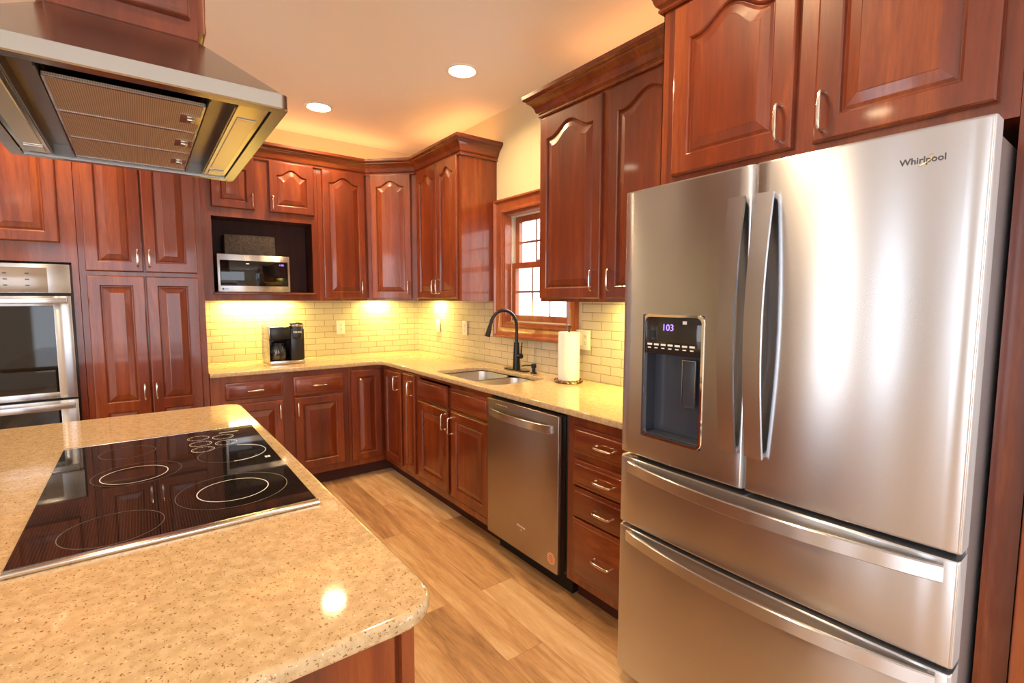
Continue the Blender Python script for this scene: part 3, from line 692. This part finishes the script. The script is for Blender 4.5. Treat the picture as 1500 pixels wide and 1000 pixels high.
b = bm_new(); lathe(b, [(.053, .039), (.0585, .06), (.0585, .085), (.0, .0851)][0:3], -.052, -.078, 32); obj('coffee', b, mat('coffee', (.02, .008, .003), .1), cf)
b = bm_new(); lathe(b, [(.047, .1465), (.048, .158), (.03, .166)], -.052, -.078, 28); obj('lid', b, M['black'], cf)
b = bm_new(); tube(b, [(-.055, -.126, .150), (-.055, -.150, .146), (-.055, -.158, .12), (-.055, -.156, .08), (-.055, -.142, .062)], .0075, 8); obj('handle', b, M['black'], cf)

# ---- microwave and woven box
t = thing('microwave', 'stainless framed countertop microwave with a black glass door in the cabinet niche', 'microwave', (-1.46, -.17, 1.4465))
b = bm_new(); box(b, -.234, .234, -.148, .14, .006, .262, .004); box(b, -.2, -.17, -.12, -.1, .0, .006); box(b, .17, .2, -.12, -.1, .0, .006); box(b, -.2, -.17, .1, .12, .0, .006); box(b, .17, .2, .1, .12, 0, .006); obj('housing', b, M['steel_s'], t)
b = bm_new(); box(b, -.236, .236, -.170, -.1485, .002, .266, .003); fr_ = obj('door', b, M['steel'], t)
b = bm_new(); box(b, -.220, .222, -.1725, -.1703, .044, .224, .0008); obj('door_glass', b, M['glassk'], fr_, label='black glass')
b = bm_new(); text(b, '1:06', .020, ft(.178, -.1730, .200), .0003); obj('clock_display', b, M['led'], fr_)
b = bm_new(); lathe(b, [(.006, 0), (.006, .0005)], seg=16); q = bm_new(); merge(q, b, Matrix.Translation((-.205, -.1702, .022)) @ FACE); box(q, -.194, -.172, -.1708, -.1704, .0205, .0235); obj('badge', q, M['inkd'], fr_)
b = bm_new(); box(b, -.170, .165, -.06, .13, .0005, .150, .006, 2)
o = obj('storage_basket', b, M['weave'], loc=(-1.465, -.19, 1.7135)); tag(o, 'dark woven rectangular basket lying on top of the microwave', 'basket')

# ---- refrigerator
t = thing('refrigerator', 'large stainless steel french-door refrigerator with two bottom drawers', 'refrigerator', (0, -3.2045, 0), RW)
FW = .908
def fy(x): return -.800-.016*(1-((x-FW/2)/(FW/2))**2)
def edge(e, r=.007): return 0 if e >= r else r-math.sqrt(max(0, r*r-(r-e)**2))
def bowed(bm, x0, x1, z0, z1, yb, hole=None):
    xs = [x0, x0+.0015, x0+.004, x0+.007]; n = 14; xs += [x0+.007+(x1-x0-.014)*k/n for k in range(1, n)]; xs += [x1-.007, x1-.004, x1-.0015, x1]
    zs = [z0, z0+.0015, z0+.004, z0+.007, z1-.007, z1-.004, z1-.0015, z1]
    if hole:
        xs = sorted([x for x in xs if all(abs(x-h) > .006 for h in hole[:2])]+list(hole[:2])); zs = sorted(zs+list(hole[2:]))
    g = [[bm.verts.new((x, fy(x)+edge(x-x0)+edge(x1-x)+edge(z-z0)+edge(z1-z), z)) for z in zs] for x in xs]
    for i in range(len(xs)-1):
        for j in range(len(zs)-1):
            if hole and xs[i] >= hole[0]-1e-6 and xs[i+1] <= hole[1]+1e-6 and zs[j] >= hole[2]-1e-6 and zs[j+1] <= hole[3]+1e-6: continue
            bm.faces.new((g[i][j], g[i+1][j], g[i+1][j+1], g[i][j+1]))
    bl = [bm.verts.new((x, yb, z)) for x, z in ((x0, z0), (x1, z0), (x1, z1), (x0, z1))]
    bm.faces.new(list(reversed(bl)))
    nx, nz = len(xs), len(zs)
    bm.faces.new([bl[0]]+[g[0][j] for j in range(nz)]+[bl[3]]); bm.faces.new([bl[2]]+[g[-1][j] for j in range(nz-1, -1, -1)]+[bl[1]])
    bm.faces.new([bl[1]]+[g[i][0] for i in range(nx-1, -1, -1)]+[bl[0]]); bm.faces.new([bl[3]]+[g[i][-1] for i in range(nx)]+[bl[2]])
b = bm_new(); box(b, .005, FW-.004, -.715, -.05, .03, 1.735, .004); obj('cabinet_shell', b, M['greyside'], t, label='textured silver side')
b = bm_new(); box(b, .02, FW-.02, -.733, -.7155, .08, 1.72); obj('gasket', b, M['gap'], t)
b = bm_new(); box(b, .03, FW-.03, -.70, -.2, .001, .0295); obj('base_grille', b, M['dispenser'], t)
b = bm_new()
b.free()
for xx in (.03, FW-.09): b = bm_new(); box(b, xx, xx+.06, -.77, -.63, 1.7355, 1.755, .004); obj('hinge_cover', b, M['greyside'], t)
XM = .4490
HX0, HX1, HZ0, HZ1 = .092, .316, .944, 1.349
b = bm_new(); bowed(b, 0, XM-.004, .866, 1.758, -.734, (HX0, HX1, HZ0, HZ1)); ld = obj('door', b, M['steel'], t)
b = bm_new(); bowed(b, XM+.004, FW, .880-.014, 1.758, -.734); rd = obj('door', b, M['steel'], t)
b = bm_new(); bowed(b, 0, FW, .612, .852, -.734); d1 = obj('drawer', b, M['steel'], t)
b = bm_new(); bowed(b, 0, FW, .055, .600, -.734); d2 = obj('drawer', b, M['steel'], t)
M['edge'] = mat('satin_silver_edge', (.62, .63, .65), .35, .35)
for o_ in (ld, rd, d1, d2):
    o_.data.materials.append(M['edge'])
    for p_ in o_.data.polygons:
        if abs(p_.normal.x) > .85: p_.material_index = 1
def vh(x, parent, z0=.972, z1=1.672):
    b = bm_new(); n = 24; f = fy(x)
    strap(b, [(x, f-.016-.034*math.sin(PI*k/n), z0+(z1-z0)*k/n) for k in range(n+1)], (1, 0, 0), .046, .012)
    for zz in (z0+.006, z1-.006): box(b, x-.016, x+.016, f-.018, f-.0005, zz-.006, zz+.006)
    obj('handle', b, M['steel'], parent)
vh(.412, ld); vh(.486, rd)
def hh_(z, parent, x0=.045, x1=.885):
    b = bm_new(); n = 30
    strap(b, [(x0+(x1-x0)*k/n, fy(x0+(x1-x0)*k/n)-.012-.042*math.sin(PI*k/n)**.8, z) for k in range(n+1)], (0, 0, 1), .038, .010)
    for xx in (x0+.008, x1-.008): box(b, xx-.006, xx+.006, fy(xx)-.016, fy(xx)-.0005, z-.016, z+.016)
    obj('handle', b, M['steel'], parent)
hh_(.822, d1); hh_(.575, d2)
# dispenser
b = bm_new(); yi = -.742; yo = fy(.2)
o_ = rrect(HX0, HX1, HZ0, HZ1, .022, 6); i_ = rrect(HX0+.007, HX1-.007, HZ0+.007, HZ1-.007, .018, 6)
def P3(l, y): return [(x, fy(x)+y, z) for x, z in l]
rings(b, [P3(o_, .001), P3(rrect(HX0-.003, HX1+.003, HZ0-.003, HZ1+.003, .024, 6), -.0005), P3(rrect(HX0-.001, HX1+.001, HZ0-.001, HZ1+.001, .022, 6), -.004), P3(i_, -.003), P3(i_, .012)], False, False)
dz = obj('dispenser_bezel', b, M['chrome'], ld)
b = bm_new(); zc = 1.222
box(b, HX0-.001, HX0+.006, -.81, yi, HZ0, HZ1); box(b, HX1-.006, HX1+.001, -.81, yi, HZ0, HZ1); box(b, HX0+.006, HX1-.006, -.81, yi, HZ0, HZ0+.008); box(b, HX0+.006, HX1-.006, -.748, yi, HZ0+.008, zc)
obj('dispenser_recess', b, M['dispenser'], dz)
b = bm_new(); box(b, HX0+.007, HX1-.007, -.806, -.744, zc, HZ1-.005, .003); cp = obj('control_panel', b, mat('mirror_black_glass', (.05, .045, .04), .05, .6), dz)
b = bm_new(); text(b, '103', .030, ft(.185, -.8068, 1.308), .0003); obj('display', b, M['led'], cp)
b = bm_new()
b.free()
for i in range(7): b = bm_new(); box(b, .108+.026*i, .126+.026*i, -.8070, -.8063, 1.250, 1.256); obj('button_mark', b, M['inkl'], cp)
for i in range(7): b = bm_new(); box(b, .110+.026*i, .122+.026*i, -.8070, -.8063, 1.240, 1.2435); obj('button_mark', b, M['inkl'], cp)
b = bm_new(); box(b, .238, .252, -.8070, -.8063, 1.321, 1.331); obj('display', b, M['inkl'], cp)
b = bm_new(); box(b, .220, .264, -.772, -.765, 1.060, 1.205, .003); pd = obj('paddle', b, M['dispenser'], dz)
b = bm_new(); 
for a in ((.218, .220, 1.058, 1.207), (.264, .266, 1.058, 1.207), (.220, .264, 1.058, 1.060), (.220, .264, 1.205, 1.207)): box(b, a[0], a[1], -.774, -.768, a[2], a[3])
obj('paddle_edge', b, M['steel_s'], pd)
b = bm_new(); box(b, HX0+.012, HX1-.012, -.806, -.75, HZ0+.0085, HZ0+.013, .002); obj('drip_tray', b, M['dispenser'], dz)
b = bm_new(); lx = .800; text(b, 'Whirlpool', .0185, ft(lx, fy(lx)-.0007, 1.690), .0006, .0003)
q = bm_new(); merge(q, b, Matrix.Translation((lx, 0, 0)) @ Matrix.Rotation(math.atan(.016*2*(lx-FW/2)/(FW/2)**2), 4, 'Z') @ Matrix.Translation((-lx, 0, 0))) if False else merge(q, b)
# follow the bow of the door
for v in q.verts: v.co.y += fy(v.co.x)-fy(lx)
lg = obj('logo', q, M['inkd'], rd)
b = bm_new(); pts = []
for k in range(21):
    a = math.radians(200+(-150)*0+ 250*k/20); pts.append((.805+.013*math.cos(a)+.003*math.sin(a), 0, 1.690+.009*math.sin(a)+.006*math.cos(a)))
tube(b, [(x, fy(x)-.0022, z) for x, y, z in pts], [.0002+.0006*math.sin(PI*k/20) for k in range(21)], 6); obj('swoosh', b, M['goldink'], lg)

# doorway trim beyond the refrigerator
b = bm_new(); box(b, -.655, -.01, -4.262, -4.180, .001, 2.36, .006); struct('trim_3', b, M['casing'], 'vertical wood trim at the end of the refrigerator surround', 'trim')

# ---- island
IX0, IX1, IY0, IY1 = -2.95, -1.772, -3.668, -1.752
t = thing('kitchen_island', 'cherry island cabinet under the cooktop counter', 'island', (-2.36, -2.71, 0))
b = bm_new(); box(b, IX0+.30+2.36, IX1-.030+2.36, IY0+.055+2.71, IY1-.030+2.71, .10, TOPZ); obj('cabinet_body', b, M['wood'], t)
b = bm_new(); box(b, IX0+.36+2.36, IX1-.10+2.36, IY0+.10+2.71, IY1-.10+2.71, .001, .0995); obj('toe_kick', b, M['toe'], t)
b = bm_new(); box(b, IX1-.054+2.36, IX1-.032+2.36, IY0+.040+2.71, IY0+.0545+2.71, .10, TOPZ); box(b, IX0+.30+2.36, IX1-.062+2.36, IY0+.050+2.71, IY0+.0545+2.71, .10, TOPZ); obj('end_panel', b, M['wood'], t)
b = bm_new()
k = .075
ol = [(x + (.006-.020*(y-IY0)/(IY1-IY0) if x > -2.3 else 0), y) for x, y in rrect(IX0, IX1, IY0, IY1, k, 8)]
slab(b, [ol], .884, .914, .0105)
tag(obj('island_countertop', b, M['quartz']), 'speckled tan quartz island countertop with rounded corners under the cooktop', 'countertop')
# cooktop
t = thing('cooktop', 'black glass electric cooktop set in the island counter', 'cooktop', (-2.087, -2.712, .9145))
x0, x1, y0, y1 = -.266, .266, -.452, .452
b = bm_new()
# bowed right edge as in the glass of the unit
ol = [(x0, y0+.024), (x1, y0+.024)] + [(x1+.010*math.sin(PI*k/12)*0, y0+.024+(y1-y0-.032)*k/12) for k in range(1, 12)] + [(x1, y1-.008), (x0, y1-.008)]
slab(b, [ol], .0005, .0065, .001); ck = obj('glass_top', b, M['cook'], t)
b = bm_new(); box(b, x0, x1+.002, y0, y0+.0235, .0005, .0085, .002); obj('edge_trim', b, M['steel_s'], t)
b = bm_new(); box(b, x0, x1+.002, y1-.0075, y1, .0005, .0075, .001); obj('edge_trim', b, M['steel_s'], t)
def ring(bm, cx, cy, r, wd, z=.0068, a0=0, a1=360, k=64):
    lo = [[(cx+rr*math.cos(math.radians(a0+(a1-a0)*i/k)), cy+rr*math.sin(math.radians(a0+(a1-a0)*i/k)), zz) for i in range(k)] for rr, zz in ((r-wd/2, z), (r+wd/2, z))]
    rings(bm, lo, False, False)
def B(x, y): return (x+2.087, y+2.712)
disc = mat('burner_tint', (.010, .007, .006), .06, 0, .6)
ringd = mat('dim_ring_print', (.10, .09, .085), .3)
def burner(x, y, r, bright=None, off=(0, 0)):
    cx, cy = B(x, y); b = bm_new(); ring(b, cx, cy, r, .0016); bo = obj('burner', b, ringd, ck)
    if bright:
        b = bm_new(); ring(b, cx+off[0], cy+off[1], bright, .0022); obj('inner_ring', b, M['inkl'], bo)
burner(-2.205, -3.045, .088); burner(-1.972, -2.955, .122, .078); burner(-2.165, -2.665, .100, .074, (-.006, -.01)); burner(-1.93, -2.62, .092, None); burner(-2.19, -2.42, .070)
b = bm_new(); c_x, c_y = B(-1.93, -2.62); tube(b, [(c_x+.0915*math.cos(math.radians(a)), c_y+.0915*math.sin(math.radians(a)), .0067) for a in range(-95, 80, 5)], .0009, 4)
obj('burner_mark', b, M['inkl'], ck)
b = bm_new()
for cx, cy, r in ((-2.0, -2.368, .031), (-2.0, -2.448, .031), (-2.0, -2.524, .031), (-1.93, -2.395, .031), (-1.93, -2.478, .031)):
    ring(b, *B(cx, cy), r, .0018, .0069)
    for a in range(0, 360, 45): ring(b, B(cx, cy)[0]+r*.8*math.cos(math.radians(a)), B(cx, cy)[1]+r*.8*math.sin(math.radians(a)), .001, .0012, .0069, k=8)
obj('control_rings', b, M['inkl'], ck)
b = bm_new(); s = B(-1.905, -2.335); box(b, s[0]-.03, s[0]+.03, s[1]-.002, s[1]+.002, .0066, .0070)
s = B(-1.850, -2.72)
for a in range(4): box(b, s[0]-.007+.005*(a % 2)*1.6, s[0]-.001+.005*(a % 2)*1.6, s[1]-.008+.009*(a//2), s[1]-.001+.009*(a//2), .0066, .0071)
obj('surface_print', b, M['inkl'], ck)

# ---- hood
HXa, HXb, HYa, HYb, HZ = -2.412, -1.852, -3.142, -2.312, 1.810
t = thing('range_hood', 'stainless steel island range hood with mesh filters above the cooktop', 'range hood', (-2.132, -2.727, HZ))
ax, ay = (HXb-HXa)/2, (HYb-HYa)/2
cxa, cxb, cya, cyb, cz = -.145, .150, -.062, .30, .245   # where the canopy meets the wood duct cover
b = bm_new()
def rr(x0, x1, y0, y1, z, r=.018): return [(x, y, z) for x, y in rrect(x0, x1, y0, y1, r, 4)]
rings(b, [rr(-ax+.030, ax-.030, -ay+.030, ay-.030, .018, .003), rr(-ax+.030, ax-.030, -ay+.030, ay-.030, .0, .003), rr(-ax+.002, ax-.002, -ay+.002, ay-.002, 0), rr(-ax, ax, -ay, ay, .003), rr(-ax, ax, -ay, ay, .032), rr(-ax+.006, ax-.006, -ay+.006, ay-.006, .036), rr(cxa, cxb, cya, cyb, cz, .004)], False, True)
obj('canopy', b, mat('canopy_steel', (.43, .41, .38), .22, 1), t, sharp=24)
hp = mat('polished_hood_steel', (.50, .45, .38), .14, 1)
b = bm_new(); box(b, -ax+.031, ax-.031, -ay+.031, ay-.031, .034, .036); 
for sx in (-1, 1):   # V-shaped gutters beside the filters
    a, c = sorted((sx*.135, sx*.185)); box(b, a, a+.003, -ay+.06, ay-.05, .004, .034); box(b, c-.003, c, -ay+.06, ay-.05, .004, .034)
box(b, -ax+.031, ax-.031, ay-.050, ay-.031, .003, .034)
obj('underside_tray', b, mat('hood_tray_steel', (.26, .24, .22), .32, 1), t)
def rectframe3(bm, x0, x1, y0, y1):
    rings(bm, [[(x0+o, y0+o, z), (x1-o, y0+o, z), (x1-o, y1-o, z), (x0+o, y1-o, z)] for o, z in ((.0, .0079), (.0, .0068), (.004, .0068), (.004, .0079))], closed=True)
for k in range(3):
    y0 = -ay+.112+k*.222; b = bm_new(); box(b, -.133, .133, y0, y0+.218, .008+.0*k, .016, .001, 1)
    f = obj('filter', b, M['filter'], t)
    b = bm_new(); rectframe3(b, -.133, .133, y0, y0+.218); obj('filter_frame', b, M['steel_s'], f)
    b = bm_new(); rectl = [(.095, .128, y0+.080, y0+.135)]; 
    for a in rectl: box(b, a[0]-.004, a[1]+.002, a[2]-.004, a[3]+.004, .0065, .0079)
    box(b, .104, .120, y0+.095, y0+.120, .001, .0064, .001); obj('latch', b, hp, f)
for sx in (-1, 1):
    b = bm_new(); a, c = sorted((sx*.187, sx*(ax-.032))); box(b, a, c, -ay+.035, ay-.052, .005, .020, .001, 1); lp = obj('side_panel', b, hp, t)
    b = bm_new(); a, c = sorted((sx*.196, sx*.236)); box(b, a, c, -ay+.13, ay-.16, .002, .0048, .001, 1); obj('lamp_cover', b, mat('hood_lamp_cover', (.78, .72, .55), .25, .8), lp)
    b = bm_new(); box(b, a, c, ay-.135, ay-.07, .001, .0048, .001, 1); obj('control_pad', b, M['steel_s'], lp)
# duct cover cabinet above the hood
t = thing('duct_cover_cabinet', 'narrow cherry duct cover with raised panels hanging above the range hood', 'cabinet', (-2.132, -2.727, HZ+cz+.001))
top = H-.002-(HZ+cz+.001)
b = bm_new(); box(b, cxa, cxb, cya, cyb, 0, top, .002, 1); obj('cabinet_body', b, M['wood'], t)
b = bm_new(); hx, hz = (cxb-cxa)/2-.018, (top-.07)/2; door_mesh(b, -hx, hx, -hz, hz, .045); obj('end_panel', b, M['wood'], t, ((cxa+cxb)/2, cya-.0005, .045+hz))
b = bm_new(); hy = (cyb-cya)/2-.018; door_mesh(b, -hy, hy, -hz, hz, .045); obj('door', b, M['wood'], t, (cxb+.0005, (cya+cyb)/2, .03+hz), PI/2)
b = bm_new(); door_mesh(b, -hy, hy, -hz, hz, .045); obj('door', b, M['wood'], t, (cxa-.0005, (cya+cyb)/2, .03+hz), -PI/2)

# ---- ceiling lights
def can(x, y, label, power=14):
    t = thing('recessed_light', label, 'ceiling light', (x, y, H), 0, 'recessed ceiling lights')
    b = bm_new(); lathe(b, [(.098, -.0005), (.098, -.003), (.092, -.006), (.080, -.005), (.076, -.0005)], seg=40, cap0=False, cap1=False); obj('trim_ring', b, M['trimw'], t)
    b = bm_new(); lathe(b, [(.0755, -.0008), (.0755, -.003), (.03, -.004)], seg=32); obj('lens', b, M['lamp'], t)
    a = area('can_lamp', (x, y, H-.012), (0, 0, 0), .14, .14, power, WARM, 'DISK', 2.6); return a
can(*CANS[0], 'glowing round recessed ceiling light above the sink, the right one')
can(*CANS[1], 'glowing round recessed ceiling light near the hood corner, the left one')
can(*CANS[2], 'added round recessed ceiling light in front of the pantry, hidden by the hood')  # added out of sight to help light the room
can(*CANS[3], 'round recessed ceiling light in front of the refrigerator, above the photo')
can(*CANS[4], 'added unseen round recessed ceiling light behind the viewer near the right wall', 5)  # extra unseen lamp put in for general lighting
can(*CANS[5], 'added unseen round recessed ceiling light left of the island')  # unseen fill, added beside the island
can(*CANS[6], 'added unseen round recessed ceiling light behind the viewer to the left', 6)  # another added lamp for room brightness

# ---- under-cabinet lights
def ucl(x, y, L_, rz, label, power):
    t = thing('under_cabinet_light', label, 'light', (x, y, UZ0+.0235), rz)
    b = bm_new(); box(b, -L_/2, L_/2, -.035, .035, -.014, 0, .002); obj('housing', b, M['trimw'], t)
    b = bm_new(); box(b, -L_/2+.01, L_/2-.01, -.022, .022, -.0165, -.0142); obj('diffuser', b, M['strip'], t)
    area('strip_lamp', (x, y, UZ0+.0055), (0, 0, rz), L_-.03, .04, power, YEL)
ucl(-1.40, -.085, .50, 0, 'warm under-cabinet strip light shining on the tile above the coffee maker', 11)
ucl(-.42, -.075, .20, 0, 'short warm strip light under the diagonal corner cabinet', 5)
ucl(-.08, -.46, .20, PI/2, 'warm strip light under the corner end of the right wall cabinets', 5)
ucl(-.085, -2.78, .40, PI/2, 'warm strip light under the cabinet beside the refrigerator', 10)
